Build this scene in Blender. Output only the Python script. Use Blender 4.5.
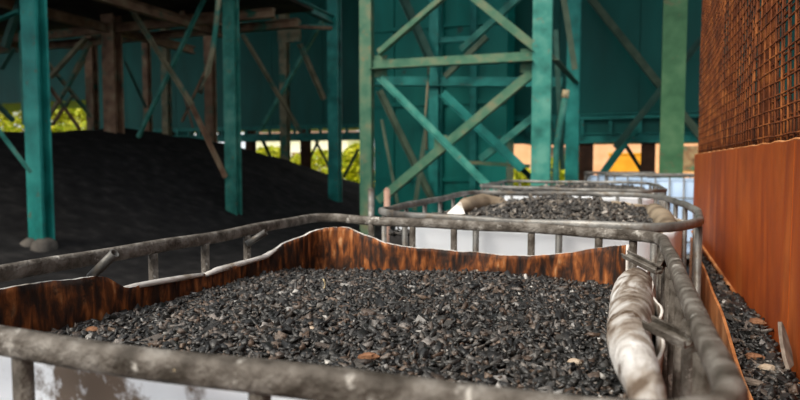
import bpy, math, random
import numpy as np
from mathutils import Vector, Matrix
random.seed(7); rng = np.random.default_rng(7)
for o in list(bpy.data.objects): bpy.data.objects.remove(o, do_unlink=True)
scene = bpy.context.scene
col = scene.collection

# ------------------------------------------------------------------ camera
EYE = 1.33                      # eye height; world Y runs along the row of containers
F, HOR, VPX = 620.0, 162.0, 635.0
PITCH = math.atan((200 - HOR) / F)
YAW = math.atan((VPX - 400) * math.cos(PITCH) / F)
cd = bpy.data.cameras.new('camera'); cam = bpy.data.objects.new('camera', cd); col.objects.link(cam)
cd.sensor_width = 36; cd.lens = F / 800 * 36; cd.clip_start = 0.02; cd.clip_end = 300
cam.location = (0, 0, EYE); cam.rotation_euler = (math.pi / 2 - PITCH, 0, YAW)
cd.dof.use_dof = True; cd.dof.focus_distance = 1.12; cd.dof.aperture_fstop = 4.8
scene.camera = cam

# ------------------------------------------------------------------ world, sun, exposure
w = bpy.data.worlds.new('world'); scene.world = w; w.use_nodes = True
bg = w.node_tree.nodes['Background']; bg.inputs[0].default_value = (0.92, 0.96, 1.0, 1); bg.inputs[1].default_value = 0.85
sd = bpy.data.lights.new('sun', 'SUN'); sun = bpy.data.objects.new('sun', sd); col.objects.link(sun)
sd.energy = 3.5; sd.angle = math.radians(38); sd.color = (1.0, 0.93, 0.82)
sun.rotation_euler = (math.radians(46), 0, math.radians(-30))
vs = scene.view_settings
vs.view_transform = 'Standard'; vs.look = 'None'; vs.gamma = 1; vs.use_curve_mapping = False; vs.exposure = 0.45

# ------------------------------------------------------------------ layout helpers (sight lines -> places)
R3 = Matrix.Rotation(YAW, 3, 'Z') @ Matrix.Rotation(math.pi / 2 - PITCH, 3, 'X')
def ray(px, py): return R3 @ Vector(((px - 400) / F, (200 - py) / F, -1))
def at_z(px, py, z): r = ray(px, py); return r * ((z - EYE) / r.z) + Vector((0, 0, EYE))
def at_y(px, py, y): r = ray(px, py); return r * (y / r.y) + Vector((0, 0, EYE))
def at_x(px, py, x): r = ray(px, py); return r * (x / r.x) + Vector((0, 0, EYE))

# ------------------------------------------------------------------ object helpers
def mesh(name, verts, faces, smooth=False):
    me = bpy.data.meshes.new(name); me.from_pydata([tuple(v) for v in verts], [], faces); me.update()
    if smooth:
        for p in me.polygons: p.use_smooth = True
    return me
def obj(name, me, m, parent=None, loc=(0, 0, 0), rot=(0, 0, 0)):
    o = bpy.data.objects.new(name, me); col.objects.link(o)
    o.location = loc; o.rotation_euler = rot
    if m is not None and me is not None and not me.materials:
        for k in (m if isinstance(m, (list, tuple)) else [m]): me.materials.append(k)
    if parent: o.parent = parent
    return o
def tag(o, label=None, cat=None, group=None, kind=None):
    if label: o['label'] = label
    if cat: o['category'] = cat
    if group: o['group'] = group
    if kind: o['kind'] = kind
    return o
def empty(name, loc, label=None, cat=None, group=None, kind=None):
    return tag(obj(name, None, None, None, loc), label, cat, group, kind)
class MB:
    def __init__(s): s.v = []; s.f = []
    def add(s, v, f):
        n = len(s.v); s.v += [Vector(q) for q in v]; s.f += [tuple(i + n for i in q) for q in f]; return s
    def box(s, a, b):
        (x0, y0, z0), (x1, y1, z1) = a, b
        return s.add([(x0,y0,z0),(x1,y0,z0),(x1,y1,z0),(x0,y1,z0),(x0,y0,z1),(x1,y0,z1),(x1,y1,z1),(x0,y1,z1)],
                     [(3,2,1,0),(4,5,6,7),(0,1,5,4),(1,2,6,5),(2,3,7,6),(3,0,4,7)])
    def prism(s, a, b, prof, hint=(1, 0, 0)):
        a, b = Vector(a), Vector(b); d = (b - a).normalized(); h = Vector(hint)
        if abs(h.dot(d)) > .95: h = Vector((0, 1, 0)) if abs(d.y) < .9 else Vector((0, 0, 1))
        u = (h - d * h.dot(d)).normalized(); t = d.cross(u); n = len(prof)
        v = [a + u * x + t * y for x, y in prof] + [b + u * x + t * y for x, y in prof]
        f = [tuple(range(n - 1, -1, -1)), tuple(range(n, 2 * n))] + [(i, (i + 1) % n, n + (i + 1) % n, n + i) for i in range(n)]
        return s.add(v, f)
    def tube(s, pts, r, n=10, closed=False, rz=None, caps=True, sq=1.0):
        """swept tube; r is a radius or a list; rz is an optional vertical semi-axis"""
        pts = [Vector(p) for p in pts]; N = len(pts); rings = []
        for i, p in enumerate(pts):
            if closed: d = pts[(i + 1) % N] - pts[i - 1]
            else: d = pts[min(i + 1, N - 1)] - pts[max(i - 1, 0)]
            d.normalize(); ref = Vector((0, 0, 1)) if abs(d.z) < .9 else Vector((1, 0, 0))
            a = d.cross(ref).normalized(); b = a.cross(d)
            q = r[i] if isinstance(r, (list, tuple)) else r; qz = rz if rz else q
            pw = lambda c: math.copysign(abs(c) ** sq, c)
            rings.append([p + a * (q * pw(math.cos(2 * math.pi * k / n))) + b * (qz * pw(math.sin(2 * math.pi * k / n))) for k in range(n)])
        v = [x for g in rings for x in g]; f = []
        for i in range(N if closed else N - 1):
            j = (i + 1) % N
            f += [(i*n+k, i*n+(k+1) % n, j*n+(k+1) % n, j*n+k) for k in range(n)]
        if not closed and caps: f += [tuple(range(n - 1, -1, -1)), tuple((N - 1) * n + k for k in range(n))]
        return s.add(v, f)
    def build(s, name, m, parent=None, smooth=False, off=None):
        o = off if off is not None else (parent.location if parent else Vector((0, 0, 0)))
        return obj(name, mesh(name, [q - Vector(o) for q in s.v], s.f, smooth), m, parent)
def I_sec(w, d, t): # flange width w along u, depth d along v
    a, b = w / 2, d / 2; k = t / 2
    return [(-a,-b),(a,-b),(a,-b+t),(k,-b+t),(k,b-t),(a,b-t),(a,b),(-a,b),(-a,b-t),(-k,b-t),(-k,-b+t),(-a,-b+t)]
def L_sec(w, t): return [(0,0),(w,0),(w,t),(t,t),(t,w),(0,w)]
def U_sec(w, d, t): a, b = w/2, d/2; return [(-a,-b),(a,-b),(a,b),(a-t,b),(a-t,-b+t),(-a+t,-b+t),(-a+t,b),(-a,b)]
def B_sec(w, d): a, b = w/2, d/2; return [(-a,-b),(a,-b),(a,b),(-a,b)]

# ------------------------------------------------------------------ materials
def material(name, cols, scale=4, rough=.6, metal=0, bump=.2, bscale=None, stretch=(1,1,1), detail=6, spots=None, sscale=3, slo=.55, shi=.62, spec=.22, distort=0.0):
    """cols: list of (pos, rgb) over a noise; spots: rgb laid over by a second noise"""
    m = bpy.data.materials.new(name); m.use_nodes = True; nt = m.node_tree; N = nt.nodes; L = nt.links
    b = N['Principled BSDF']; b.inputs['Roughness'].default_value = rough; b.inputs['Metallic'].default_value = metal
    b.inputs['Specular IOR Level'].default_value = spec
    tc = N.new('ShaderNodeTexCoord'); mp = N.new('ShaderNodeMapping'); mp.inputs['Scale'].default_value = stretch
    L.new(tc.outputs['Object'], mp.inputs['Vector'])
    n1 = N.new('ShaderNodeTexNoise'); n1.inputs['Scale'].default_value = scale; n1.inputs['Detail'].default_value = detail; n1.inputs['Distortion'].default_value = distort
    L.new(mp.outputs[0], n1.inputs['Vector'])
    r = N.new('ShaderNodeValToRGB'); e = r.color_ramp.elements
    while len(e) < len(cols): e.new(.5)
    for q, (p, c) in zip(e, cols): q.position = p; q.color = (*c, 1)
    L.new(n1.outputs['Fac'], r.inputs[0]); out = r.outputs[0]
    if spots:
        n2 = N.new('ShaderNodeTexNoise'); n2.inputs['Scale'].default_value = sscale; n2.inputs['Detail'].default_value = 8; n2.inputs['Roughness'].default_value = .65
        L.new(tc.outputs['Object'], n2.inputs['Vector'])
        mr = N.new('ShaderNodeMapRange'); mr.inputs[1].default_value = slo; mr.inputs[2].default_value = shi
        L.new(n2.outputs['Fac'], mr.inputs[0])
        mx = N.new('ShaderNodeMix'); mx.data_type = 'RGBA'
        L.new(mr.outputs[0], mx.inputs[0]); L.new(out, mx.inputs[6]); mx.inputs[7].default_value = (*spots, 1); out = mx.outputs[2]
    L.new(out, b.inputs['Base Color'])
    if bump:
        bp = N.new('ShaderNodeBump'); bp.inputs['Strength'].default_value = bump; bp.inputs['Distance'].default_value = .01
        nb = N.new('ShaderNodeTexNoise'); nb.inputs['Scale'].default_value = bscale or scale * 3; nb.inputs['Detail'].default_value = 6
        L.new(mp.outputs[0], nb.inputs['Vector']); L.new(nb.outputs['Fac'], bp.inputs['Height']); L.new(bp.outputs[0], b.inputs['Normal'])
    return m
def island_material(name, stops, rough=.6, spec=.5):
    m = bpy.data.materials.new(name); m.use_nodes = True; nt = m.node_tree; N = nt.nodes; L = nt.links; b = N['Principled BSDF']
    b.inputs['Roughness'].default_value = rough; b.inputs['Specular IOR Level'].default_value = spec
    g = N.new('ShaderNodeNewGeometry'); oi = N.new('ShaderNodeObjectInfo')
    ad = N.new('ShaderNodeMath'); ad.operation = 'ADD'; fr = N.new('ShaderNodeMath'); fr.operation = 'FRACT'
    L.new(g.outputs['Random Per Island'], ad.inputs[0]); L.new(oi.outputs['Random'], ad.inputs[1]); L.new(ad.outputs[0], fr.inputs[0])
    r = N.new('ShaderNodeValToRGB'); e = r.color_ramp.elements; r.color_ramp.interpolation = 'LINEAR'
    while len(e) < len(stops): e.new(.5)
    for q, (p, c) in zip(e, stops): q.position = p; q.color = (*c, 1)
    L.new(fr.outputs[0], r.inputs[0])
    tc = N.new('ShaderNodeTexCoord'); n = N.new('ShaderNodeTexNoise'); n.inputs['Scale'].default_value = 160; n.inputs['Detail'].default_value = 5
    L.new(tc.outputs['Object'], n.inputs['Vector'])
    mr = N.new('ShaderNodeMapRange'); mr.inputs[1].default_value = .3; mr.inputs[2].default_value = .7; mr.inputs[3].default_value = .45; mr.inputs[4].default_value = 1.5
    L.new(n.outputs['Fac'], mr.inputs[0])
    mx = N.new('ShaderNodeVectorMath'); mx.operation = 'SCALE'; L.new(r.outputs[0], mx.inputs[0]); L.new(mr.outputs[0], mx.inputs['Scale'])
    L.new(mx.outputs[0], b.inputs['Base Color'])
    bp = N.new('ShaderNodeBump'); bp.inputs['Strength'].default_value = .6; bp.inputs['Distance'].default_value = .003
    L.new(n.outputs['Fac'], bp.inputs['Height']); L.new(bp.outputs[0], b.inputs['Normal'])
    return m
M = {}
M['galv'] = material('galvanised', [(.3,(.06,.055,.05)),(.5,(.16,.155,.145)),(.7,(.30,.29,.27))], 9, .45, .35, .25, 60, spots=(.13,.10,.07), sscale=22, slo=.5, shi=.68)
M['galv_dirty'] = material('galvanised dirty', [(.34,(.040,.032,.024)),(.5,(.105,.090,.075)),(.66,(.20,.182,.16))], 30, .55, .1, .5, 150, spots=(.58,.55,.50), sscale=27, slo=.60, shi=.70)
M['liner_in'] = material('stained plastic', [(.33,(.010,.006,.005)),(.45,(.050,.018,.008)),(.55,(.155,.046,.012)),(.64,(.30,.10,.028)),(.76,(.50,.27,.13))], 60, .65, 0, .8, 60, stretch=(1,1,.26), detail=12, distort=.5, spots=(.020,.012,.009), sscale=11, slo=.49, shi=.62)
M['liner_rim'] = material('cut plastic edge', [(.3,(.34,.28,.22)),(.5,(.76,.72,.67))], 20, .6, 0, .2)
M['liner_out'] = material('white plastic', [(.3,(.62,.66,.72)),(.7,(.84,.87,.92))], 5, .45, 0, .15, spots=(.13,.10,.08), sscale=8, slo=.50, shi=.57)
M['white_out'] = material('clean white plastic', [(.3,(.84,.87,.92)),(.7,(.92,.94,.97))], 5, .4, 0, .1, spots=(.35,.33,.32), sscale=7, slo=.64, shi=.74)
M['roll'] = material('dirty folded plastic', [(.34,(.12,.085,.06)),(.45,(.28,.235,.195)),(.57,(.47,.44,.41)),(.72,(.72,.70,.68))], 8, .6, 0, .5, 40, stretch=(2,1,2), detail=10, distort=1.6, spots=(.07,.04,.02), sscale=17, slo=.56, shi=.66)
M['blue_plastic'] = material('blue white plastic', [(.3,(.36,.48,.66)),(.7,(.52,.66,.85))], 3, .4, 0, .1)
M['tan_fold'] = material('brownish folded plastic', [(.3,(.10,.07,.045)),(.6,(.30,.235,.165))], 9, .6, 0, .5)
M['rust'] = material('rust plate', [(.25,(.15,.024,.005)),(.45,(.28,.050,.007)),(.6,(.36,.075,.009)),(.78,(.44,.12,.022))], 3.0, .6, 0, .25, 18, stretch=(2.2,2.2,.5), detail=12, distort=1.0, spots=(.15,.028,.006), sscale=3.5, slo=.48, shi=.8)
M['rust_edge'] = material('rust edge', [(.3,(.22,.07,.02)),(.55,(.50,.20,.07)),(.75,(.62,.33,.16))], 9, .6, 0, .25)
M['rust_wire'] = material('rust wire', [(.3,(.05,.014,.005)),(.5,(.15,.038,.009)),(.7,(.30,.095,.022))], 14, .7, 0, .2)
M['rust_dark'] = material('dark rust', [(.3,(.03,.015,.01)),(.7,(.09,.04,.02))], 4, .8, 0, .2)
TEAL = [(.3,(.006,.105,.09)),(.5,(.012,.19,.165)),(.7,(.03,.27,.23))]
M['teal'] = material('teal paint', TEAL, 3, .5, 0, .15, spots=(.11,.07,.035), sscale=5, slo=.62, shi=.70)
M['teal_worn'] = material('worn teal paint', [(.3,(.012,.10,.08)),(.5,(.03,.19,.15)),(.7,(.09,.27,.21))], 4, .55, 0, .2, spots=(.16,.115,.06), sscale=9, slo=.60, shi=.74)
M['green'] = material('light green paint', [(.3,(.022,.085,.035)),(.5,(.048,.135,.06)),(.7,(.085,.18,.085))], 3, .55, 0, .15, spots=(.13,.11,.06), sscale=4, slo=.6, shi=.72)
M['green_rust'] = material('rusted green paint', [(.3,(.025,.105,.065)),(.5,(.065,.15,.09)),(.7,(.16,.175,.10))], 4, .6, 0, .2, spots=(.20,.11,.05), sscale=8, slo=.58, shi=.72)
M['brown'] = material('brown steel', [(.3,(.08,.045,.028)),(.5,(.20,.115,.07)),(.7,(.27,.21,.13))], 3, .7, 0, .2, spots=(.03,.12,.08), sscale=1.6, slo=.55, shi=.64)
M['olive'] = material('olive steel', [(.3,(.10,.10,.06)),(.7,(.29,.25,.16))], 3, .7, 0, .2, spots=(.02,.13,.10), sscale=2, slo=.52, shi=.62)
M['bin'] = material('shaded teal sheet', [(.3,(.001,.075,.062)),(.6,(.002,.115,.096)),(.8,(.005,.15,.125))], 1.2, .5, 0, .1, 3, stretch=(1,1,.3))  # teal with the overhead shade put into the colour
M['bin_mid'] = material('mid teal sheet', [(.3,(.002,.13,.105)),(.6,(.004,.21,.17)),(.8,(.02,.26,.21))], 1.6, .5, 0, .1, 4, stretch=(1,1,.3), spots=(.05,.05,.035), sscale=3, slo=.62, shi=.72)
M['deck'] = material('sooty deck', [(.3,(.015,.012,.01)),(.7,(.05,.038,.028))], 2, .8, 0, .3)
M['char'] = material('black char dust', [(.3,(.012,.0115,.012)),(.55,(.021,.020,.020)),(.75,(.038,.035,.034))], 5, .9, 0, .5, 26, detail=9, spec=.06)
M['ground'] = material('black yard dirt', [(.3,(.008,.009,.011)),(.55,(.018,.019,.022)),(.75,(.04,.038,.036))], 3, .85, 0, .4, 20, spec=.1)
M['lawn'] = material('sunlit grass', [(.3,(.28,.36,.02)),(.5,(.50,.55,.03)),(.7,(.62,.62,.12))], 1.5, .8, 0, .3)
M['pale'] = material('pale plaster', [(.3,(.66,.62,.56)),(.7,(.84,.80,.74))], 2, .8, 0, .1)
M['peach'] = material('peach plaster', [(.3,(.72,.36,.20)),(.7,(.85,.48,.30))], 2, .8, 0, .1)
M['orange'] = material('orange sheet', [(.3,(.8,.30,.02)),(.7,(.9,.42,.04))], 2, .6, 0, .1)
M['wood'] = material('grey weathered wood', [(.3,(.09,.07,.055)),(.7,(.24,.20,.165))], 12, .8, 0, .4, stretch=(4,4,.6))
M['tan'] = material('tan chip', [(.3,(.28,.19,.12)),(.7,(.55,.46,.36))], 40, .7, 0, .4)
M['brownchip'] = material('brown chip', [(.3,(.12,.05,.025)),(.7,(.30,.15,.08))], 50, .8, 0, .4)
M['red'] = material('red chip', [(.3,(.25,.02,.02)),(.7,(.4,.05,.04))], 40, .6, 0, .2)
M['straw'] = material('straw', [(.3,(.45,.34,.18)),(.7,(.65,.55,.35))], 40, .7, 0, .2)
M['bark'] = material('bark', [(.3,(.05,.035,.02)),(.7,(.12,.09,.06))], 10, .9, 0, .3)
M['concrete'] = material('sooty concrete', [(.3,(.05,.045,.04)),(.7,(.15,.13,.11))], 6, .85, 0, .4)
M['stake'] = material('pinkish stake', [(.3,(.30,.17,.12)),(.7,(.45,.30,.24))], 8, .8, 0, .2)
M['rubber_black'] = material('black plastic', [(.3,(.02,.02,.02)),(.7,(.04,.04,.04))], 5, .6, 0, .1)
M['dim'] = material('dull teal steel', [(.3,(.012,.05,.04)),(.6,(.03,.09,.07)),(.8,(.07,.10,.07))], 4, .6, 0, .2)  # dull dark teal to olive base colour
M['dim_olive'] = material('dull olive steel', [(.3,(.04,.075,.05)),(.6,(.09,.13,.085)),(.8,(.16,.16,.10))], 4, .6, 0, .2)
M['glass'] = material('window glass', [(.3,(.05,.06,.07)),(.7,(.1,.11,.12))], 2, .15, 0, 0)
CH = [(0,(.007,.007,.007)),(.30,(.013,.012,.011)),(.52,(.027,.0255,.024)),(.70,(.055,.051,.047)),(.80,(.075,.046,.030)),(.88,(.12,.112,.104)),(.955,(.115,.075,.05)),(.985,(.22,.21,.20)),(1,(.42,.40,.37))]
M['chip'] = island_material('char chips', CH, .42, .45)
M['chip_far'] = island_material('char chips brownish', [(0,(.018,.016,.015)),(.5,(.05,.046,.042)),(.8,(.10,.086,.072)),(.95,(.17,.14,.11)),(1,(.34,.31,.28))], .6)
M['leaf'] = island_material('sunlit leaves', [(0,(.26,.33,.004)),(.5,(.46,.48,.006)),(.8,(.58,.55,.012)),(1,(.66,.60,.06))], .6)

# ================================================================== THE SETTING
g = obj('ground', mesh('ground', [(-60,-12,0),(40,-12,0),(40,24,0),(-60,24,0)], [(0,1,2,3)]), M['ground']); tag(g, 'black sooty dirt ground of the yard', 'ground', kind='structure')
g = obj('lawn', mesh('lawn', [(-60,24,0),(40,24,0),(40,90,0),(-60,90,0)], [(0,1,2,3)]), M['lawn']); tag(g, 'sunlit yellow green grass beyond the steelwork', 'grass', kind='structure')

# ---- rusty wall on the right: plates below, wire mesh above
def wx(y): return .268 + .0135 * y            # the wall's face
wr = empty('wall_right', (.28, 1.6, 0), 'rusty steel plate wall with wire mesh above, right of the containers', 'wall', kind='structure')
PT = EYE + .042
for y0, y1 in ((-.6, 1.385), (1.392, 3.95)):
    b = MB(); t = .012
    b.add([(wx(y0),y0,.05),(wx(y1),y1,.05),(wx(y1)+t,y1,.05),(wx(y0)+t,y0,.05),(wx(y0),y0,PT),(wx(y1),y1,PT),(wx(y1)+t,y1,PT),(wx(y0)+t,y0,PT)],
          [(3,2,1,0),(4,5,6,7),(0,1,5,4),(1,2,6,5),(2,3,7,6),(3,0,4,7)])
    b.build('rust_plate', M['rust'], wr)
b = MB(); b.add([(wx(3.95),3.95,.05),(1.3,3.96,.05),(1.3,3.97,.05),(wx(3.95),3.96,.05),(wx(3.95),3.95,PT),(1.3,3.96,PT),(1.3,3.97,PT),(wx(3.95),3.96,PT)],[(3,2,1,0),(4,5,6,7),(0,1,5,4),(1,2,6,5),(2,3,7,6),(3,0,4,7)]); b.build('end_plate', M['rust'], wr)
b = MB(); b.box((wx(3.95)+.05,3.975,PT),(1.3,3.985,PT+.30)); b.build('end_sheet', M['rust_dark'], wr)  # added dark sheet, stops bright sky showing through the mesh
b = MB(); b.prism((wx(-.6)-.004,-.6,EYE-.40),(wx(3.95)-.004,3.95,EYE-.40), B_sec(.010,.008), (1,0,0)); b.build('foot_ledge', M['rust_edge'], wr)
# top lip, ragged
lip = MB()
pts = [(wx(y)+.004, y, PT+.001+.001*math.sin(y*37)+.001*math.sin(y*91)) for y in np.linspace(-.6,3.95,90)]
lip.tube(pts, .0032, 6); lip.build('plate_lip', M['rust_edge'], wr)
def mesh_sheet(y0, y1, off, bulge, dz, dy, lean, wr_, r):
    b = MB(); Z0, Z1 = PT - .01, PT + 1.5
    def P(y, z):
        t = (y - y0) / (y1 - y0)
        return Vector((wx(y) + off + bulge * math.sin(math.pi * t) + .002*math.sin(z*9+y*5), y, z))
    z = Z0 + .03
    while z < Z1:
        b.tube([P(y, z + .0012*math.sin(y*23+z*7)) for y in np.linspace(y0, y1, 14)], r, 5, rz=r); z += dz
    y = y0 + .01
    while y < y1:
        pl = [P(min(y1, max(y0, y + lean*(zz - Z0) + .0015*math.sin(zz*31+y*11))), zz) for zz in np.linspace(Z0, Z1, 26)]
        b.tube(pl, r, 5); y += dy
    return b.build('wire_mesh', M['rust_wire'], wr_, smooth=True)
POST_Y = (-.55, .9, 1.98, 2.75, 3.93)
for y in POST_Y:
    b = MB(); b.prism((wx(y)+.03,y,.06),(wx(y)+.03,y,PT+1.52), L_sec(.03,.005), (1,0,0)); b.build('mesh_post', M['rust_wire'], wr)
for (y0, y1), k in zip(zip(POST_Y, POST_Y[1:]), (.022,.012,.008,.006)):
    mesh_sheet(y0, y1, .012, k, .032, .062, .03, wr, .0026)
    mesh_sheet(y0, y1, .055, -k, .05, .085, .12, wr, .0026)
b = MB(); b.box((1.3,-.6,0),(1.32,3.97,PT+1.5)); b.build('back_sheet', M['rust_dark'], wr)
# thin kerb plate that holds the spilled chips
kb = empty('kerb_plate', (.19,1.5,0), 'thin rusty steel plate on edge beside the nearest container', 'steel plate')
b = MB()
def kz(y): return EYE - .36 + .004*math.sin(y*9)
ys = np.linspace(-.3, 3.3, 40); v = []; f = []
for y in ys:
    x = .132 + .036*y + .008*min(1,max(0,(y-1.2)/.5))
    v += [(x,y,0),(x,y,kz(y)),(x+.006,y,kz(y)),(x+.006,y,0)]
for i in range(len(ys)-1):
    a = 4*i; f += [(a,a+4,a+5,a+1),(a+1,a+5,a+6,a+2),(a+2,a+6,a+7,a+3)]
f += [(0,1,2,3),(4*(len(ys)-1)+3,4*(len(ys)-1)+2,4*(len(ys)-1)+1,4*(len(ys)-1))]
b.add(v,f); b.build('plate', M['rust_edge'], kb)

# ================================================================== CHIPS
def chip_cloud(P, size, flat=.5):
    """P (n,3), size (n,) -> verts, faces of jittered shards"""
    n = len(P); C = np.array([(x,y,z) for z in (-1,1) for y in (-1,1) for x in (-1,1)], float)
    D = np.stack([rng.uniform(.6,1.75,n), rng.uniform(.35,.95,n), rng.uniform(.18,.5,n)],1) * size[:,None] * .5
    V = C[None] * D[:,None] * (1 + rng.uniform(-.55,.35,(n,8,3)))
    a = rng.uniform(0,2*np.pi,n); tx = rng.normal(0,flat,n); ty = rng.normal(0,flat,n)
    ca,sa,cx,sx,cy,sy = np.cos(a),np.sin(a),np.cos(tx),np.sin(tx),np.cos(ty),np.sin(ty); z = np.zeros(n); o = np.ones(n)
    Rz = np.stack([ca,-sa,z,sa,ca,z,z,z,o],1).reshape(n,3,3); Rx = np.stack([o,z,z,z,cx,-sx,z,sx,cx],1).reshape(n,3,3); Ry = np.stack([cy,z,sy,z,o,z,-sy,z,cy],1).reshape(n,3,3)
    V = np.einsum('nij,nkj->nki', Rx@Ry@Rz, V) + P[:,None]
    Q = np.array([(0,2,3,1),(4,5,7,6),(0,1,5,4),(2,6,7,3),(0,4,6,2),(1,3,7,5)])
    Fc = (np.arange(n)*8)[:,None,None] + Q[None]
    return V.reshape(-1,3), Fc.reshape(-1,4)
def np_mesh(name, V, Fq):
    me = bpy.data.meshes.new(name); me.vertices.add(len(V)); me.vertices.foreach_set('co', V.astype(np.float32).ravel())
    me.loops.add(Fq.size); me.loops.foreach_set('vertex_index', Fq.astype(np.int32).ravel())
    me.polygons.add(len(Fq)); me.polygons.foreach_set('loop_start', np.arange(0,Fq.size,4,dtype=np.int32))
    me.update(calc_edges=True); me.validate(); return me
def fnoise(x, y, s=1.0):
    return (np.sin(7.1*x*s+3*y*s)+np.sin(11.3*y*s-4.7*x*s+1.3)+.6*np.sin(23*x*s+2.1)*np.sin(19*y*s+.4))/2.6

# ================================================================== BULK CONTAINERS
GAL = M['galv']
def rounded(poly, r, n=6):
    out = []; N = len(poly)
    for i in range(N):
        p = Vector(poly[i]); a = Vector(poly[i-1]) - p; c = Vector(poly[(i+1) % N]) - p
        k = min(r, a.length*.45, c.length*.45); A = p + a.normalized()*k; Cc = p + c.normalized()*k
        for j in range(n + 1):
            t = j / n; out.append((1-t)**2*A + 2*t*(1-t)*p + t*t*Cc)
    return out
def resample(loop, n):
    L = [Vector(p) for p in loop] + [Vector(loop[0])]; d = [0]
    for a, b in zip(L, L[1:]): d.append(d[-1] + (b - a).length)
    out = []; j = 0
    for k in range(n):
        s = d[-1]*k/n
        while d[j+1] < s: j += 1
        t = (s - d[j])/(d[j+1]-d[j]+1e-9); out.append(L[j].lerp(L[j+1], t))
    return out
def container(poly, ztop, label, nbars, rail_mat, corner=.08, rr=(.0112,.0138), bars=None, group='row of caged bulk containers', lowz=(.88,.60,.33), bar_mat=None):
    cx = sum(p[0] for p in poly)/len(poly); cy = sum(p[1] for p in poly)/len(poly)
    root = empty('bulk_container', (cx, cy, 0), label, 'container', group); O = Vector((cx,cy,0))
    loop = rounded(poly, corner); big = resample(loop, 96)
    def ring(z, amp=0, grow=0.0):
        return [Vector((p.x + (p.x-cx)*grow, p.y + (p.y-cy)*grow, z + amp*math.sin(i*.37)+amp*.6*math.sin(i*.83+1))) for i, p in enumerate(big)]
    b = MB(); b.tube(ring(ztop,.0018), rr[0], 16, True, rr[1], sq=.72); b.build('top_rail', rail_mat, root, True)
    for z in lowz:
        b = MB(); b.tube(ring(z,.0,.012), .009, 8, True); b.build('lower_rail', GAL, root, True)
    bm = MB().tube([(0,0,.16),(0,0,ztop-.012)], .0095, 8); bme = mesh('cage_bar', bm.v, bm.f, True)
    pos = bars if bars else [p for p in resample(loop, nbars)]
    for p in pos: obj('cage_bar', bme, bar_mat or GAL, root, (p[0]-cx, p[1]-cy, 0))
    # pallet
    x0 = min(p[0] for p in poly); x1 = max(p[0] for p in poly); y0 = min(p[1] for p in poly)+.02; y1 = max(p[1] for p in poly)-.02
    MB().box((x0+.02,y0+.02,.115),(x1-.02,y1-.02,.16)).build('pallet_deck', GAL, root)
    for fx in (x0+.05,(x0+x1)/2-.04,x1-.13):
        MB().box((fx,y0+.04,0),(fx+.08,y1-.04,.03)).build('pallet_runner', GAL, root)
        for fy in (y0+.05,(y0+y1)/2-.05,y1-.15): MB().box((fx,fy,.03),(fx+.08,fy+.1,.115)).build('pallet_foot', M['rubber_black'], root)
    return root
def strip_wall(root, name, secs, zb, mats, thick=.004, wob=.0, seed=0, n=160):
    """liner wall standing on a path of (x, y, ztop); inner face, outer face and cut rim get mats[0..2]; inner is on the path's left... thick goes outward"""
    P = [Vector(s) for s in secs]; d = [0]
    for a, b in zip(P, P[1:]): d.append(d[-1] + (b.xy - a.xy).length)
    pts = []; j = 0
    for k in range(n):
        s = d[-1]*k/(n-1)
        while j < len(d)-2 and d[j+1] < s: j += 1
        t = (s-d[j])/(d[j+1]-d[j]+1e-9); pts.append(P[j].lerp(P[j+1], t))
    # smooth the plan a little
    for _ in range(3): pts = [pts[0]] + [(pts[i-1]+pts[i]*2+pts[i+1])/4 for i in range(1,n-1)] + [pts[-1]]
    rows = 7; V = []; Fc = []; mi = []
    rnd = random.Random(seed); ph = [rnd.uniform(0,6) for _ in range(4)]
    for i, p in enumerate(pts):
        a = pts[max(0,i-1)]; b = pts[min(n-1,i+1)]; tdir = (b.xy - a.xy).normalized(); nor = Vector((tdir.y, -tdir.x))
        zt = p.z + wob*(math.sin(i*.9+ph[0])*.5+math.sin(i*.37+ph[1]) + .5*math.sin(i*2.1+ph[2]))
        for side in (0, 1):
            for k in range(rows):
                t = k/(rows-1); z = zb + (zt-zb)*(1-(1-t)**2)
                und = .006*math.sin(i*.16+ph[3]+t*2)*t + .004*math.sin(i*.5+ph[1])*t
                q = p.xy + nor*(und + (thick if side else 0)); V.append((q.x,q.y,z))
    R2 = rows*2
    for i in range(n-1):
        A = i*R2; B = A+R2
        for k in range(rows-1):
            Fc.append((A+k,A+k+1,B+k+1,B+k)); mi.append(0)
            Fc.append((A+rows+k,B+rows+k,B+rows+k+1,A+rows+k+1)); mi.append(1)
        Fc.append((A+rows-1,A+R2-1,B+R2-1,B+rows-1)); mi.append(2)
    e = (n-1)*R2
    Fc.append(tuple([k for k in range(rows)][::-1]+[rows+k for k in range(rows)])); mi.append(2)
    Fc.append(tuple([e+k for k in range(rows)]+[e+rows+k for k in range(rows)][::-1])); mi.append(2)
    me = mesh(name, [Vector(q)-root.location for q in V], Fc, True)
    for m in mats: me.materials.append(m)
    me.polygons.foreach_set('material_index', mi); me.update()
    return obj(name, me, None, root)
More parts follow.
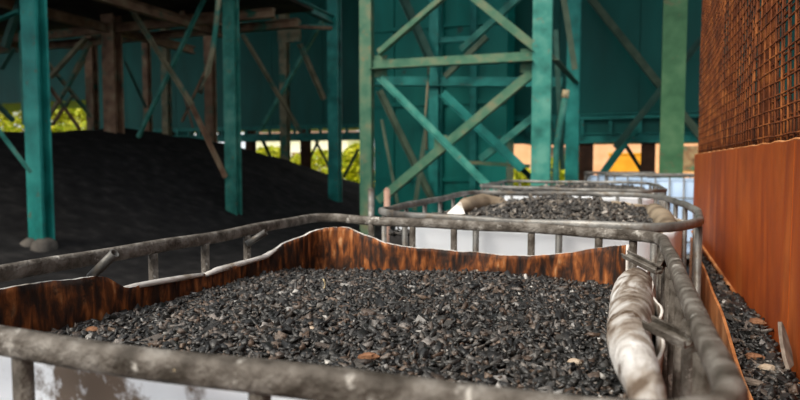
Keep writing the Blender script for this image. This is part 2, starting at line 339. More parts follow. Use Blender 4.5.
def fill(root, name, x0, x1, y0, y1, zf, n, smin, smax, mat, label, cat='chips', group=None, poly_ok=None, flat=.5, base=M['char'], span=None):
    """one pile: a solid bed and n loose shards on it"""
    N = 50; V = []; Fq = []
    for j in range(N+1):
        for i in range(N+1):
            y = y0+(y1-y0)*j/N; xa_,xb_ = span(y) if span else (x0,x1); x = xa_+(xb_-xa_)*i/N; V.append((x,y,float(zf(np.float64(x),np.float64(y)))-.008))
    Fq = [(j*(N+1)+i, j*(N+1)+i+1, (j+1)*(N+1)+i+1, (j+1)*(N+1)+i) for j in range(N) for i in range(N)]
    k = len(V)
    bed = np.array(V); low = bed.copy(); low[:,2] -= .12
    side = []
    edge = [i for i in range(N+1)] + [(j)*(N+1)+N for j in range(1,N+1)] + [N*(N+1)+i for i in range(N-1,-1,-1)] + [j*(N+1) for j in range(N-1,0,-1)]
    for a, b in zip(edge, edge[1:]+edge[:1]): side.append((a,k+a,k+b,b))
    V2 = np.concatenate([bed, low]); F2 = np.array(Fq + side + [(k+q[3],k+q[2],k+q[1],k+q[0]) for q in Fq])
    x = rng.uniform(x0,x1,n); y = rng.uniform(y0,y1,n); s = smin + (smax-smin)*rng.beta(1.3,3.2,n)
    if poly_ok is not None:
        ok = poly_ok(x,y); x,y,s = x[ok],y[ok],s[ok]
    z = zf(x,y) + rng.uniform(-.5,.45,len(x))*s*.6
    Vc, Fc = chip_cloud(np.stack([x,y,z],1), s, flat)
    me = np_mesh(name, np.concatenate([V2,Vc]), np.concatenate([F2,Fc+len(V2)]))
    me.materials.append(base); me.materials.append(mat)
    mi = np.zeros(len(F2)+len(Fc), np.int32); mi[len(F2):] = 1; me.polygons.foreach_set('material_index', mi); me.update()
    o = obj(name, me, None); tag(o, label, cat, group, 'stuff'); return o

ZT = EYE - .175
# ---- nearest container
poly1 = [(-.914,.414),(.073,.432),(.062,1.583),(-.932,1.745)]
bars1 = [(x,.418+.016*(x+.965)/1.05) for x in (-.87,-.735,-.553,-.286,-.12)] + \
        [(.068+(y-.44)*-.006,y) for y in (.52,.66,.80,.93,1.06,1.19,1.32,1.45,1.54)] + \
        [tuple(at_z(px,225,ZT).xy) for px in ()] + [(x,1.585-.158*(x-.06)) for x in (.0,-.08,-.25,-.47,-.60,-.74)]
bars1 += [(-.918,at_x(px,py,-.918).y) for px,py in ((153,255),(205,243),(247,235))] + [(-.914,.55)]
c1 = container(poly1, ZT, 'nearest caged bulk container, its cut liner stained brown inside and heaped with black char chips', 0, M['galv_dirty'], .09, bars=bars1, bar_mat=M['galv_dirty'])
D = lambda d: EYE - d
XL = -.892
secs = [(XL,.50,D(.203))] + [tuple(at_x(px,py,XL)) for px,py in ((0,289),(65,280),(103,276),(112,279),(119,288),(160,281),(205,274),(214,271),(240,263),(268,256),(285,243))] + \
       [tuple(at_y(px,py,y)) for px,py,y in ((318,229,1.615),(330,227,1.63),(347,228,1.62),(364,235,1.60),(382,242,1.59),(410,247,1.58),(442,250,1.572),(490,254,1.56),(530,256,1.55),(567,253,1.54),(600,248,1.525),(618,245,1.50),(628,245,1.46)) ]
# the path runs clockwise seen from above, so outward is the path's left: flip by reversing
lw = strip_wall(c1, 'cut_liner', secs[::-1], D(.62), (M['liner_in'],M['liner_out'],M['liner_rim']), thick=.008, wob=.0008, seed=3, n=240)
lw['label'] = 'brown stained inner wall of the cut plastic liner with a ragged pale edge'
lp = [at_x(px,py,XL+.001) for px,py in ((119,289),(135,286),(160,281.5),(185,277.5),(203,274.5))]
o = MB().tube(lp,[.003,.0055,.006,.006,.004],8).build('folded_lip',M['liner_rim'],c1,True)
lp = [at_x(px,py,XL+.002) for px,py in ((206,275),(216,270.5),(232,266),(252,260.5),(267,256),(276,250))]
o = MB().tube(lp,[.004,.0075,.007,.006,.006,.003],8).build('folded_lip',M['liner_rim'],c1,True)
near = [(-.89,.492,D(.2)),(-.6,.488,D(.198)),(-.3,.49,D(.2)),(-.02,.492,D(.2))]
strip_wall(c1, 'front_liner', near, D(.95), (M['liner_in'],M['liner_out'],M['liner_rim']), wob=.0015, seed=5, n=80)
right = [(.02,.50,D(.225)),(.03,.8,D(.225)),(.035,1.2,D(.225)),(.03,1.5,D(.225))]
strip_wall(c1, 'side_liner', right, D(.95), (M['roll'],M['roll'],M['liner_rim']), wob=.001, seed=6, n=60)
# folded-over right side
prof = [(.47,.024,.010),(.50,.020,.013),(.55,.018,.014),(.62,.013,.018),(.70,.005,.023),(.78,-.001,.0255),(.86,-.003,.027),(.96,-.001,.031),(1.06,.001,.035),(1.18,.002,.038),(1.26,.004,.038),(1.32,.006,.034),(1.36,.008,.026),(1.375,.010,.014)]
yy = np.linspace(prof[0][0],prof[-1][0],70); pc = np.interp(yy,[p[0] for p in prof],[p[1] for p in prof]); pw = np.interp(yy,[p[0] for p in prof],[p[2] for p in prof])
nn = 26; V = []; Fc = []
for i,y in enumerate(yy):
    for k in range(nn):
        a = 2*math.pi*k/nn; r = 1 + .035*math.sin(3*a+y*9)*math.sin(y*12+1) + .02*math.sin(5*a+y*23) + .012*math.sin(y*95+2*a)
        V.append(Vector((pc[i]+pw[i]*r*math.cos(a), y+.012*math.sin(a*2+1)*(i>60), D(.2+.05*max(0,y-.85))-pw[i]*.75+pw[i]*1.05*r*math.sin(a)+.002*math.sin(y*11)))-c1.location)
for i in range(len(yy)-1): Fc += [(i*nn+k,(i+1)*nn+k,(i+1)*nn+(k+1)%nn,i*nn+(k+1)%nn) for k in range(nn)]
Fc += [tuple(range(nn)), tuple((len(yy)-1)*nn+k for k in range(nn-1,-1,-1))]
fr = obj('folded_liner', mesh('folded_liner',V,Fc,True), M['roll'], c1); fr['label'] = 'dirty white plastic liner folded over into a fat roll'
# flattened, bent tabs on the right rail
def tab(pts, wd):
    b = MB()
    for a, c in zip(pts, pts[1:]): b.prism(a, Vector(c)+(Vector(c)-Vector(a)).normalized()*.004, U_sec(wd,.010,.003), (0,1,.35))
    return b.build('bent_tab', M['galv_dirty'], c1)
tab([at_z(648,322,D(.185)), at_z(687,341,D(.192)), at_z(691,322,D(.178))], .017)
tab([at_z(625,254,D(.190)), at_z(658,270,D(.205)), at_z(666,256,D(.185))], .018)
def stub(p0, p1, r):
    a, b_ = Vector(p0), Vector(p1); d = (b_-a).normalized(); b = MB()
    ref = d.cross(Vector((0,0,1))).normalized(); up = ref.cross(d); n = 14; V = []
    for p, rad in ((a,r),(b_,r),(b_,r*.72),(a,r*.72)):
        V += [p + ref*(rad*math.cos(2*math.pi*k/n)) + up*(rad*math.sin(2*math.pi*k/n)) for k in range(n)]
    f = [(s*n+k,s*n+(k+1)%n,((s+1)%4)*n+(k+1)%n,((s+1)%4)*n+k) for s in range(4) for k in range(n)]
    b.add(V,f); o = b.build('cut_tube', M['galv'], c1, True); return o
stub(at_x(91,277,-.910), at_x(115,253,-.856), .0088)
stub(at_x(247,244,-.912), at_x(266,232,-.866), .0085)
# ---- second container
s = .955
poly2 = [(-.80,1.905),(-.66,1.775),(.05,1.668),(.125,1.75),(.172,1.875),(.205,2.33),(.138,3.15),(.06,3.26),(-.166,3.37),(-.80,3.27),(-.835,3.18)]
c2 = container(poly2, EYE-.166, 'second caged bulk container in the row, bluish white plastic under its near rail', 20, M['galv'], .06, rr=(.0105,.0125))
s2 = [(-.77,3.22,D(.205)),(-.79,2.6,D(.22)),(-.77,1.97,D(.205)),(-.62,1.83,D(.192)),(-.3,1.78,D(.190)),(.03,1.735,D(.190)),(.11,1.86,D(.195)),(.15,2.3,D(.2)),(.10,3.1,D(.2)),(-.16,3.3,D(.195)),(-.77,3.22,D(.205))]
strip_wall(c2, 'cut_liner', s2, D(.75), (M['tan_fold'],M['white_out'],M['liner_rim']), wob=.003, seed=9, n=200)
def fold(root, pts, rad, m, lab, k=16):
    b = MB(); N = len(pts)
    b.tube(pts, rad, k); o = b.build('folded_liner', m, root, True); o['label'] = lab; return o
fold(c2, [at_z(458,211,D(.19)),at_z(466,206,D(.185)),at_z(482,203,D(.18)),at_z(500,205,D(.19)),at_z(512,209,D(.2))], [.012,.035,.042,.035,.012], M['tan_fold'], 'cream brown flap of liner folded over the corner')
fold(c2, [(.10,2.0,D(.23)),(.11,2.2,D(.22)),(.10,2.5,D(.215)),(.08,2.9,D(.22)),(.05,3.05,D(.23))], [.015,.032,.042,.042,.015], M['tan_fold'], 'brownish rolled liner along the right side')
fa,fb,fc = at_y(444,216,1.92),at_y(459,202,2.02),at_y(463,214,1.96); q = Vector((.006,.004,0))
o = MB().add([fa,fb,fc,fa+q,fb+q,fc+q],[(0,1,2),(5,4,3),(0,3,4,1),(1,4,5,2),(2,5,3,0)]).build('torn_flap',M['liner_rim'],c2)
# ---- third container
poly3 = [(-.965,4.05),(-1.0,5.15),(.10,5.1),(.155,4.4),(.168,3.75),(.05,3.62),(-.85,3.88)][::-1]
c3 = container(poly3, EYE-.16, 'third caged bulk container in the row, low dark chips inside', 22, M['galv'], .08, rr=(.009,.011))
s3 = [(-.93,5.08,D(.20)),(-.90,4.1,D(.20)),(-.80,3.95,D(.20)),(.04,3.70,D(.20)),(.12,3.8,D(.2)),(.11,4.4,D(.2)),(.06,5.03,D(.2)),(-.93,5.08,D(.2))]
strip_wall(c3, 'cut_liner', s3, D(.75), (M['tan_fold'],M['white_out'],M['liner_rim']), wob=.004, seed=11, n=140)
# ---- intact blue white containers further back
def intact(x0,x1,y0,y1,label):
    c = container([(x0,y0),(x1,y0),(x1,y1),(x0,y1)], ZT, label, 26, M['galv'], .08, rr=(.014,.016), group='intact bulk containers at the far end')
    i = .035; n = 8; V = []; Fc = []
    lp = resample(rounded([(x0+i,y0+i),(x1-i,y0+i),(x1-i,y1-i),(x0+i,y1-i)], .12), 48)
    cx,cy = (x0+x1)/2,(y0+y1)/2
    zs = [(.165,.96),(.20,1),(.5,1.0),(.9,1.0),(1.05,1.0),(1.09,.97),(1.11,.9),(1.115,.3)]
    for z,k in zs: V += [(cx+(p.x-cx)*k-c.location.x, cy+(p.y-cy)*k-c.location.y, z) for p in lp]
    for r in range(len(zs)-1): Fc += [(r*48+k,r*48+(k+1)%48,(r+1)*48+(k+1)%48,(r+1)*48+k) for k in range(48)]
    Fc += [tuple(range(47,-1,-1)), tuple((len(zs)-1)*48+k for k in range(48))]
    obj('plastic_tank', mesh('plastic_tank',V,Fc,True), M['blue_plastic'], c)
    b = MB(); b.tube([(cx,cy,1.11),(cx,cy,1.15)], .085, 18); b.build('cap', M['rubber_black'], c)
intact(-.36,.84,8.5,9.5,'intact bluish white bulk container in a cage beyond the rusty wall end')
intact(-.75,.30,10.35,11.0,'pale bulk container half hidden behind the bluish white one')

# ---- char chips in the containers
def z1(x,y): return EYE-.286 + .026*np.exp(-(((x+.40)/.34)**2+((y-.95)/.34)**2)) - .02*np.clip((y-1.2)/.4,0,1)*np.clip((-.3-x)/.5,0,1) + .006*fnoise(x,y) + .004*fnoise(x+3,y,2.7)
def z2(x,y): return EYE-.235 + .075*np.exp(-(((x+.33)/.34)**2+((y-2.75)/.42)**2)) + .008*fnoise(x,y)
def z3(x,y): return EYE-.22 + .055*np.exp(-(((x+.30)/.4)**2+((y-4.5)/.5)**2)) + .008*fnoise(x,y)
fill(None,'char_chips',-.885,.025,.50,1.53,z1,30000,.0055,.0215,M['chip'],'bed of black char chips filling the nearest container','chips')
fill(None,'char_chips',-.74,.10,1.86,3.2,z2,9000,.010,.034,M['chip_far'],'heaped grey brown chips filling the second container','chips')
fill(None,'char_chips',-.87,.06,3.95,5.0,z3,4000,.014,.045,M['chip_far'],'dark chips filling the third container','chips')
def zt(x,y): return EYE-.412 + .045*np.exp(-((y-1.65)/.42)**2)*np.clip((x-.19)/.07,0,1) - .02*np.clip((y-2.3),0,1) + .008*fnoise(x,y,1.5)
fill(None,'char_chips',.15,.31,.55,3.3,zt,9000,.007,.026,M['chip'],'spilled char chips in the narrow gap along the rusty wall','chips',
     poly_ok=lambda x,y:(x>.155+.036*y)&(x<.258+.0135*y), span=lambda y:(.147+.036*y,max(.1475+.036*y,.2625+.0135*y)))
# loose chips that can be told apart
vm = []
for k in range(16):
    v,f = chip_cloud(np.zeros((1,3)), np.array([1.0]), .25); me = mesh('char_chip', v, [tuple(q) for q in f]); me.materials.append(M['chip']); vm.append(me)
cnt = 0
def loose(x, y, z, s, label, group):
    o = bpy.data.objects.new('char_chip', vm[random.randrange(16)]); col.objects.link(o)
    o.location = (x,y,z); o.scale = (s,)*3; o.rotation_euler = (random.gauss(0,.25),random.gauss(0,.25),random.uniform(0,6.28)); tag(o,label,'chip',group)
for k in range(230):
    x = random.uniform(-.80,-.06); y = random.uniform(.62,1.45); s_ = random.uniform(.015,.022)
    loose(x,y,float(z1(np.float64(x),np.float64(y)))+s_*.10,s_,'larger black char chip lying on top of the nearest container\'s bed','larger chips in the nearest container')
for k in range(60):
    y = random.uniform(1.05,2.3); x = random.uniform(.175+.036*y,.245+.0135*y); s_ = random.uniform(.018,.030)
    loose(x,y,float(zt(np.float64(x),np.float64(y)))+s_*.12,s_,'larger char chip on the spill along the rusty wall','larger chips along the wall')
def special(px,py,zf,size,m,name,label,cat='chip',z0=.27,sq=(1,.7,.4),rz=0):
    p = at_z(px,py,EYE-z0)
    for _ in range(3): p = at_z(px,py,float(zf(np.float64(p.x),np.float64(p.y)))+size*.2)
    v = []; f = []
    n = 7
    for r,zz in ((.7,-.5),(1,0),(.75,.42),(.3,.55)):
        for k in range(n):
            a = 2*math.pi*k/n; q = r*(1+random.uniform(-.22,.22)); v.append((size*sq[0]*.5*q*math.cos(a), size*sq[1]*.5*q*math.sin(a), size*sq[2]*zz))
    for r in range(3): f += [(r*n+k,r*n+(k+1)%n,(r+1)*n+(k+1)%n,(r+1)*n+k) for k in range(n)]
    f += [tuple(range(n-1,-1,-1)),tuple(3*n+k for k in range(n))]
    o = obj(name, mesh(name,v,f), m, None, p, (random.uniform(-.2,.2),random.uniform(-.2,.2),rz)); tag(o,label,cat); return o
special(575,362,z1,.020,M['tan'],'wood_chip','pale tan chip at the right of the nearest chip bed','chip')
special(368,357,z1,.030,M['brownchip'],'wood_chip','rusty brown chunk close behind the near rail','chip',sq=(1,.6,.35))
special(92,330,z1,.026,M['brownchip'],'wood_chip','brown chunk at the left corner of the chip bed','chip')
special(476,271,z1,.016,M['tan'],'wood_chip','small beige chip below the brown back wall','chip')
special(296,281,z1,.012,M['red'],'plastic_shard','tiny red shard near the left of the chip bed','shard')
special(312,328,z1,.011,M['tan'],'wood_chip','tiny cream chip in the middle of the nearest bed','chip')
special(766,369,zt,.034,M['tan'],'wood_chip','pale tan chunk on the spill beside the steel plate','chip',z0=.42,sq=(.9,.7,.5))
special(755,357,zt,.034,M['brownchip'],'wood_chip','brown chunk on the spill beside the pale one','chip',z0=.42,sq=(1.2,.6,.4))
special(757,322,zt,.036,M['brownchip'],'wood_chip','dull brown chunk half way up the spill','chip',z0=.42)
special(753,382,zt,.040,M['wood'],'wood_chip','flat grey sliver at the bottom of the spill','chip',z0=.42,sq=(1.3,.4,.25))
# curled pale strip and upright straw
p = at_z(323,287,EYE-.262); b = MB(); b.tube([p+Vector((.004*math.sin(t*3),.004*math.cos(t*2),-.004+.022*t)) for t in np.linspace(0,1,8)],[.0018]*7+[.0008],6); o=b.build('wood_shaving',M['straw'],None,True); tag(o,'curled pale shaving sticking up from the chip bed','shaving')
p = at_y(175,379,.418); q = at_y(174,369,.412); b = MB(); b.tube([p,(p+q)/2+Vector((.0006,0,0)),q],[.0011,.0009,.0004],6); o=b.build('straw_stem',M['straw'],None,True); tag(o,'tiny straw stem stuck to the near rail','straw')
# wood sliver leaning on the wall
a = at_x(790,367,.264); c_ = at_x(780,322,.262); b = MB(); V=[]; 
ax = (c_-a); nrm = Vector((.38,.92,0)); t=.003
for u,wd in ((0,.016),(.25,.024),(.6,.021),(.85,.012),(1,.003)):
    p = a+ax*u; V += [p-nrm*wd+Vector((-t,0,0)),p+nrm*wd+Vector((-t,0,0)),p+nrm*wd+Vector((t,0,0)),p-nrm*wd+Vector((t,0,0))]
f=[(3,2,1,0),(16,17,18,19)]
for i in range(4): f += [(i*4+k,i*4+(k+1)%4,i*4+4+(k+1)%4,i*4+4+k) for k in range(4)]
b.add(V,f); o=b.build('wood_sliver',M['wood']); tag(o,'grey pointed wood sliver leaning against the rusty wall','wood')

# ================================================================== CHAR HEAP
def heap_z(x,y):
    t = np.clip((-5.0-x)/6.0,0,1); s = t*t*(3-2*t)
    back = np.clip((x+24)/6,0,1); fy = np.interp(y,[-2,2,5,11,14,17,20,23.5],[0,.5,.72,1,.92,.66,.34,0])
    return 2.06*s*back*fy + (.05*fnoise(x*.25,y*.25)+.02*fnoise(x,y,.8))*np.clip(s*4,0,1) + .004
xs = np.linspace(-25,-4.6,110); ys = np.linspace(-2,23.5,130); X,Y = np.meshgrid(xs,ys); Z = heap_z(X,Y)
V = np.stack([X.ravel(),Y.ravel(),Z.ravel()],1); ii = np.arange(110*129).reshape(129,110)[:,:-1].ravel()
me = np_mesh('char_heap',V,np.stack([ii,ii+1,ii+111,ii+110],1)); 
for p in me.polygons: p.use_smooth = True
o = obj('char_heap',me,M['char']); tag(o,'long black heap of fine char under the steel trestle','heap',kind='stuff')
def hz(x,y): return float(heap_z(np.float64(x),np.float64(y)))

# ================================================================== STEEL TRESTLE (left)
tr = empty('steel_trestle',(-6.8,5.2,0),'teal and brown steel trestle standing in the black heap at the left','trestle')
def member(root,name,a,b,prof,m,hint=(1,0,0)): return MB().prism(a,b,prof,hint).build(name,m,root)
TOP = 7.5
def post(root,x,y,w_,d_,m,z1_=TOP,base=True,name='post'):
    z0 = hz(x,y)-.3 if x < -5 else 0
    o = member(root,name,(x,y,z0),(x,y,z1_),I_sec(w_,d_,.03),m)
    return o
for px, X_, m in ((39,-6.8,M['teal']),(233,-6.8,M['teal_worn']),(335,-6.8,M['teal'])):
    y = at_x(px,160,X_).y; post(tr,X_,y,*((.24,.17) if px < 300 else (.28,.2)),m)
P1y = at_x(39,160,-6.8).y; P3y = at_x(233,160,-6.8).y; P4y = at_x(335,160,-6.8).y
zb = hz(-6.8,P1y)
for dx in (-.09,.10):
    b = MB(); n = 10; V = []
    for rr_,zz in ((.13,-.25),(.13,-.04),(.115,.03),(.06,.075)): V += [(-6.8+dx+rr_*math.cos(2*math.pi*k/n),P1y-.05+rr_*1.3*math.sin(2*math.pi*k/n),zb+zz) for k in range(n)]
    b.add(V,[(q*n+k,q*n+(k+1)%n,(q+1)*n+(k+1)%n,(q+1)*n+k) for q in range(3) for k in range(n)]+[tuple(3*n+k for k in range(n)),tuple(range(n-1,-1,-1))]); b.build('footing',M['concrete'],tr,True)
for px, X_, m, w_ in ((114,-10.5,M['brown'],.32),(285,-10.5,M['olive'],.26),(211,-10.5,M['brown'],.24),(93,-14,M['brown'],.26),(148,-14,M['brown'],.2),(167,-14,M['olive'],.24)):
    y = at_x(px,120,X_).y; post(tr,X_,y,w_,w_*.8,m)
DZ = 4.15
# longitudinal and cross beams under the deck
for X_,y0,y1,m,dz in ((-10.5,3,13,M['brown'],0),(-8.4,3,11.4,M['brown'],-.05),(-6.8,2,13.6,M['teal'],.55),(-14,3,11.3,M['brown'],0)):
    member(tr,'deck_beam',(X_,y0,DZ+dz),(X_,y1,DZ+dz),I_sec(.14,.18,.02),m,(1,0,0))
for y in (7.2,10.4,11.3):
    member(tr,'cross_beam',(-16,y,DZ+.02),(-6.5,y,DZ+.02),I_sec(.13,.17,.02),M['brown'],(0,1,0))
for y0 in np.arange(2,11.4,.8):
    MB().box((-20,y0+.01,DZ+.30),(-6.3,y0+.79,DZ+.36)).build('deck_plank',M['deck'],tr)
def brace(root,x0,y0,x1,y1,Y0,Y1=None,w_=.09,m='olive',name='brace',sec='L',hint=(0,0,1)):
    if root is tr: w_ *= .68
    a = at_y(x0,y0,Y0); b_ = at_y(x1,y1,Y0 if Y1 is None else Y1)
    return member(root,name,a,b_, L_sec(w_,.012) if sec=='L' else B_sec(w_,w_*.4), M[m] if isinstance(m,str) else m, hint)
brace(tr,128,6,192,106,9.6,w_=.11,m='olive'); brace(tr,192,106,226,178,9.6,9.3,w_=.10,m='brown')
brace(tr,206,-4,138,138,10.0,w_=.10,m='teal_worn')
brace(tr,86,38,50,78,10.3,w_=.12,m='olive'); brace(tr,90,42,66,90,10.6,w_=.12,m='olive'); brace(tr,46,62,92,118,12.5,w_=.12,m='olive'); brace(tr,84,60,48,118,12.5,w_=.12,m='olive')
brace(tr,50,88,80,130,11,w_=.09,m='brown'); brace(tr,72,96,52,126,11,w_=.09,m='brown')
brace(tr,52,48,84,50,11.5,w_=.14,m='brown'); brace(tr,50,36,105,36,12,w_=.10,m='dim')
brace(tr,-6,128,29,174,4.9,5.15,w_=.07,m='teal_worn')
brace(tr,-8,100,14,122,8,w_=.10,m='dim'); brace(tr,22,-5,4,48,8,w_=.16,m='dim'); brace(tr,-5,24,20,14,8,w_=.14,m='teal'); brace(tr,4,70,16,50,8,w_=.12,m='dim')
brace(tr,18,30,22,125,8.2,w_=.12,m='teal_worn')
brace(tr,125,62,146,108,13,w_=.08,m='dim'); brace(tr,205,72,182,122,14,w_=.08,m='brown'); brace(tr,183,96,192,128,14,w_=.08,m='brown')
brace(tr,242,35,300,133,14.5,w_=.13,m='olive'); brace(tr,328,12,260,132,14.5,w_=.13,m='teal_worn'); brace(tr,299,45,323,100,14.2,w_=.16,m='olive'); brace(tr,262,-4,278,30,14,w_=.14,m='olive')
brace(tr,214,25,332,30,13.4,w_=.12,m='brown'); brace(tr,240,33,326,27,13.6,w_=.12,m='teal_worn')
g0 = at_y(290,32,14.0); MB().box(g0-Vector((.35,.03,.25)),g0+Vector((.3,.03,.28))).build('gusset',M['olive'],tr)
b = MB(); pts=[at_y(219,-6,8.4),at_y(217,18,8.4),at_y(213,48,8.4),at_y(208,72,8.4),at_y(200,93,8.4)]; b.tube(pts,.045,8); o=b.build('bent_pipe',M['olive'],None,True); tag(o,'thin bent pipe hanging under the trestle deck','pipe')
brace(tr,100,18,225,16,10.9,w_=.3,m='brown'); brace(tr,180,-5,180,22,10.6,w_=.16,m='brown'); 

# ================================================================== LATTICE TOWER (middle)
TY = 9.1; A = at_y(367,160,TY); B = at_y(541,160,TY)
tw = empty('lattice_tower',((A.x+B.x)/2,TY,0),'cross braced teal lattice tower in the middle','tower')
YB = 12.2
def leg(x,y,w_,d_,m): member(tw,'leg',(x,y,0),(x,y,7.5),I_sec(w_,d_,.02),m,(1,0,0)); MB().box((x-.25,y-.22,0),(x+.25,y+.22,.05)).build('base_plate',M['concrete'],tw)
leg(A.x,TY,.20,.12,M['green_rust']); leg(B.x,TY,.27,.12,M['teal_worn'])
Bb = at_y(572,160,YB); leg(Bb.x,YB,.24,.2,M['teal']); leg(A.x+.15,YB,.2,.18,M['teal'])
def tb(x0,y0,x1,y1,Y=TY,w_=.10,m='green_rust',Y1=None): return brace(tw,x0,y0,x1,y1,Y,Y1,w_,m)
tb(372,70,534,62,w_=.15,m='green_rust'); 
tb(381,56,460,-12,w_=.12); tb(455,-12,534,52,w_=.12)
tb(379,80,500,202,w_=.10,m='teal_worn'); tb(534,76,380,204,w_=.13,m='green_rust',Y1=TY)
def gus(px,py,Y=TY,s=.14):
    c = at_y(px,py,Y); MB().box(c+Vector((-s,.02,-s*1.2)),c+Vector((s,.035,s*1.2))).build('gusset',M['green_rust'],tw)
gus(378,66); gus(530,60); gus(440,143,s=.10)
# rear frame
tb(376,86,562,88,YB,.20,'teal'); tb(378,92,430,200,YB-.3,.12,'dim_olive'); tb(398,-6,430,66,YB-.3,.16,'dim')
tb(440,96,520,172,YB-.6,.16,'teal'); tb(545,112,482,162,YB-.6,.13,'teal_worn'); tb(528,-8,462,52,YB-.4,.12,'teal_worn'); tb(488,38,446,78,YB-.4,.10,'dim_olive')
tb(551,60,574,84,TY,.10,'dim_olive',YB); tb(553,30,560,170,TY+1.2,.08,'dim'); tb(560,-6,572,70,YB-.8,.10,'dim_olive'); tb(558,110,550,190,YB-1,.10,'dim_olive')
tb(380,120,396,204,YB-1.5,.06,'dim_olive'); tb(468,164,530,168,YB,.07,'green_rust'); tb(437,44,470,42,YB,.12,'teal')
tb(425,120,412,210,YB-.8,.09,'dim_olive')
# cable and tipped pole
b = MB(); b.tube([at_y(429,64,TY+.1),at_y(427,95,TY+.12),at_y(425,120,TY+.1),at_y(427,150,TY+.1)],.018,6); o=b.build('hanging_cable',M['olive'],None,True); tag(o,'thin grey cable hanging from the tower crossbar','cable')
pl = empty('marker_pole',(at_y(558,160,10.2).x,10.2,0),'pale turquoise pole with a cream tip beside the tower leg','pole')
MB().tube([(pl.location.x,10.2,0),at_y(556,150,10.2),at_y(565,98,10.2)],.05,8).build('shaft',M['teal_worn'],pl,True)
MB().tube([at_y(565,98,10.2),at_y(566,90,10.2)],.055,8).build('tip',M['straw'],pl,True)
# box bin behind the tower
Y0 = 13.4; xl = at_y(374,100,Y0).x; xr = at_y(507,100,Y0).x
bx = empty('sheet_bin',((xl+xr)/2,Y0,0),'tall teal sheet steel bin directly behind the lattice tower','bin')
edges = [at_y(p,100,Y0).x for p in (374,394,414,436,455,474,507)]
for i,(a,c) in enumerate(zip(edges,edges[1:])):
    MB().box((a+.006,Y0+(.04 if i%2 else 0),.0),(c-.006,Y0+.9,7.4)).build('wall_panel',M['bin_mid'],bx)
for p in (474,440): 
    x=at_y(p,100,Y0).x; MB().box((x-.07,Y0-.1,0),(x+.07,Y0-.003,7.5)).build('stiffener',M['teal'],bx)
for z in (.9,2.6,4.3): MB().box((xl,Y0-.045,z),(xr,Y0-.004,z+.09)).build('girth_rail',M['bin_mid'],bx)

# ================================================================== ELEVATED BINS
def ebin(label,x0,x1,Yf,zbot,seams,legs,depth=3.0,beams=lambda z:((z-.02,.12),(z-.62,.22))):
    r = empty('elevated_bin',((x0+x1)/2,Yf,0),label,'bin')
    for a,c in zip(seams,seams[1:]): MB().box((a+.008,Yf,zbot),(c-.008,Yf+.05,7.4)).build('wall_panel',M['bin'],r)
    MB().box((x0,Yf+.052,zbot+.01),(x1,Yf+depth,7.38)).build('bin_body',M['bin'],r)
    for z,h in beams(zbot):
        MB().prism((x0,Yf-.1,z),(x1,Yf-.1,z),I_sec(.16,h,.02),(0,1,0)).build('bottom_beam',M['teal'],r)
    for a in legs:
        MB().prism((a,Yf+.05,0),(a,Yf+.05,zbot),I_sec(.3,.24,.03),(1,0,0)).build('leg',M['rust_dark'],r)
    k = x0+.4
    while k < x1 and beams(zbot): MB().box((k-.04,Yf-.14,beams(zbot)[1][0]),(k+.04,Yf-.06,beams(zbot)[0][0])).build('stub_post',M['teal'],r); k += .62 if Yf < 17 else .5
    return r
YR = 15.0
xa = at_y(512,100,YR).x
eb = ebin('dark teal elevated bin behind the light green post at the right',xa,5.0,YR,at_y(640,141,YR).z,[xa,-1.7,.05,2.0,3.6,5.0],[at_y(586,160,YR).x,at_y(648,160,YR).x,1.6,4.2],beams=lambda z:((z+.56,.13),(z+.07,.22)))
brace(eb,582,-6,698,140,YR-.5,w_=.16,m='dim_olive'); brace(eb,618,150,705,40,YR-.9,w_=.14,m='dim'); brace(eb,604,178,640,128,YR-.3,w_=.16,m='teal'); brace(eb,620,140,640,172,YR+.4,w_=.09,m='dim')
YL = 19.0
XS = at_y(90,100,YL).x
ef = ebin('dark teal bin at the far left with a high bottom edge',-33,XS-.1,YL,at_y(60,101,YL).z,[-33,-30,-27,-24,XS-.1],[-31,-26.5],beams=lambda z:())
el = ebin('dark teal elevated bin far behind the heap at the left',XS,-7.2,YL,at_y(290,127,YL).z,[XS,-18.6,-16.2,-14,-12,-10,-8.6,-7.2],[-20,-16.5,at_y(250,150,YL).x,at_y(305,150,YL).x,-7.6],beams=lambda z:((z-.02,.14),(z-.36,.26)))
sk = np.linspace(XS+.05, at_y(238,140,YL).x, 8)
for a,c in zip(sk,sk[1:]): MB().box((a+.05,YL+.1,at_y(290,127,YL).z-.36),(c-.05,YL+.14,at_y(290,127,YL).z)).build('skirt_panel',M['bin'],el)
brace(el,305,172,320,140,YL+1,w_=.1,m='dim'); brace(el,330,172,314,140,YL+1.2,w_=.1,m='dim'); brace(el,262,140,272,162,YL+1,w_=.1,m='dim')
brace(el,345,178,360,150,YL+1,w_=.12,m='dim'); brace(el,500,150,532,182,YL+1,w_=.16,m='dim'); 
shade_roof = MB().box((-42,7.0,7.6),(6,21,7.75)).build('roof',M['deck']); tag(shade_roof,'added unseen roof that shades the steelwork','roof',kind='structure')  # added out of view to keep sky light off the steelwork and bins
# light green column at the right
gp = empty('steel_column',tuple(at_y(671,160,11.4).xy)+(0,),'light green steel column standing behind the bluish container','column')
x,y = gp.location.xy
MB().prism((x,y,0.03),(x,y,7.5),I_sec(.36,.28,.03),(1,0,0)).build('shaft',M['green'],gp); MB().box((x-.28,y-.25,0),(x+.28,y+.25,.03)).build('base_plate',M['concrete'],gp)
# two slim stakes beside the second container
for px,m,l in ((371,'galv','slim grey stake left of the second container'),(387,'stake','slim pinkish stake left of the second container')):
    p = at_y(px,190,6.2); b=MB(); b.tube([(p.x,6.2,0),(p.x,6.2,p.z)],.035,8); b.tube([(p.x,6.2,p.z),(p.x+.004,6.2,p.z+.02)],[.035,.02],8); o=b.build('stake',M[m],None,True); tag(o,l,'stake')

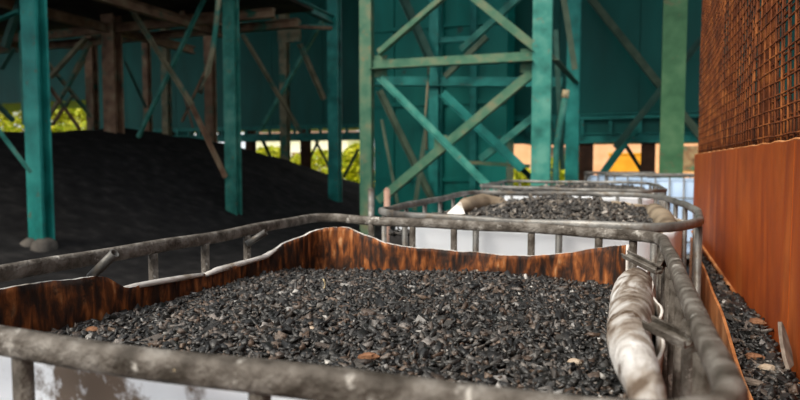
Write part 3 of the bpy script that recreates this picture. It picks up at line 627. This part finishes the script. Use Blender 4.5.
# ================================================================== BEYOND THE STEELWORK
def house(name,x0,x1,y,h,m,label,wins):
    r = empty(name,((x0+x1)/2,y,0),label,'building'); MB().box((x0,y,0),(x1,y+5,h)).build('wall',M[m],r)
    MB().add([(x0-.4,y-.4,h),(x1+.4,y-.4,h),(x1+.4,y+5.4,h),(x0-.4,y+5.4,h),((x0+x1)/2-1,y+2.5,h+1.5),((x0+x1)/2+1,y+2.5,h+1.5)],[(0,1,5,4),(1,2,5),(2,3,4,5),(3,0,4),(3,2,1,0)]).build('roof',M['brown'],r)
    for a in wins:
        wn = MB().box((a,y-.05,.9),(a+.9,y-.005,2.1)).build('window_frame',M['brown'],r); MB().box((a+.08,y-.07,.98),(a+.82,y-.052,2.02)).build('pane',M['glass'],wn)
house('house',-8.5,3.5,33,3.4,'peach','peach plastered house seen under the right bin',[-4.2,1.9])
house('house',-30,-21,44,3.4,'pale','pale plastered building seen under the left bin',[-29,-26,-23])
b=MB(); q=at_y(630,160,30); b.box((q.x-.9,30,0),(q.x+.5,30.9,q.z+.25)); b.box((q.x-.95,29.95,q.z+.25),(q.x+.55,30.95,q.z+.32)); o=b.build('orange_box',M['orange']); tag(o,'orange box on the grass under the right bin','box')
def bush(x,y,rx,h,n,label,ls=.16):
    r = empty('bush',(x,y,0),label,'bush','sunlit bushes beyond the steelwork')
    u = rng.normal(size=(n,3)); u /= np.linalg.norm(u,axis=1)[:,None]; rad = rng.uniform(.55,1,n)**.5
    P = u*rad[:,None]*np.array([rx,rx*.8,h*.5]) + np.array([0,0,h*.52]); P[:,2] = np.maximum(P[:,2],.08)
    P[:,0] += .2*rx*np.sin(P[:,2]*4); a = rng.normal(size=(n,3)); a/=np.linalg.norm(a,axis=1)[:,None]; c = np.cross(a,rng.normal(size=(n,3))); c/=np.linalg.norm(c,axis=1)[:,None]
    s_ = ls*rng.uniform(.6,1.3,n)[:,None]; V = np.stack([P-a*s_,P+c*s_*.45,P+a*s_,P-c*s_*.45],1).reshape(-1,3)
    o = obj('foliage',np_mesh('foliage',V,np.arange(4*n).reshape(n,4)),M['leaf'],r); o['kind']='stuff'
    b = MB()
    for k in range(4): b.tube([(x+.1*k-.15,y,0),(x+(k-1.5)*rx*.3,y+.1,h*.6)],[.05,.02],5)
    b.build('stem',M['bark'],r)
for px,Yb,rx,h,lb in ((8,30,3.2,6.0,'yellow green bush at the far left edge'),(66,33,3.4,5.4,'yellow green bush right of the leftmost post'),(160,36,2.2,3.2,'small yellow bush low behind the heap'),(268,34,1.4,2.3,'yellow green bush behind the olive post'),(316,33,2.0,2.0,'bright bush under the left bin between the posts'),(356,32,1.1,2.3,'bright bush beside the rusted green tower leg'),(513,30,1.0,1.25,'small bright bush right of the tower bin'),(566,31,.9,1.6,'bush behind the tower rear leg'),(672,35,1.9,2.4,'green bush behind the light green column')):
    p = at_y(px,162,Yb); bush(p.x,Yb,rx,h,5000 if rx > 3 else 1800,lb,.24 if rx > 3 else .2)
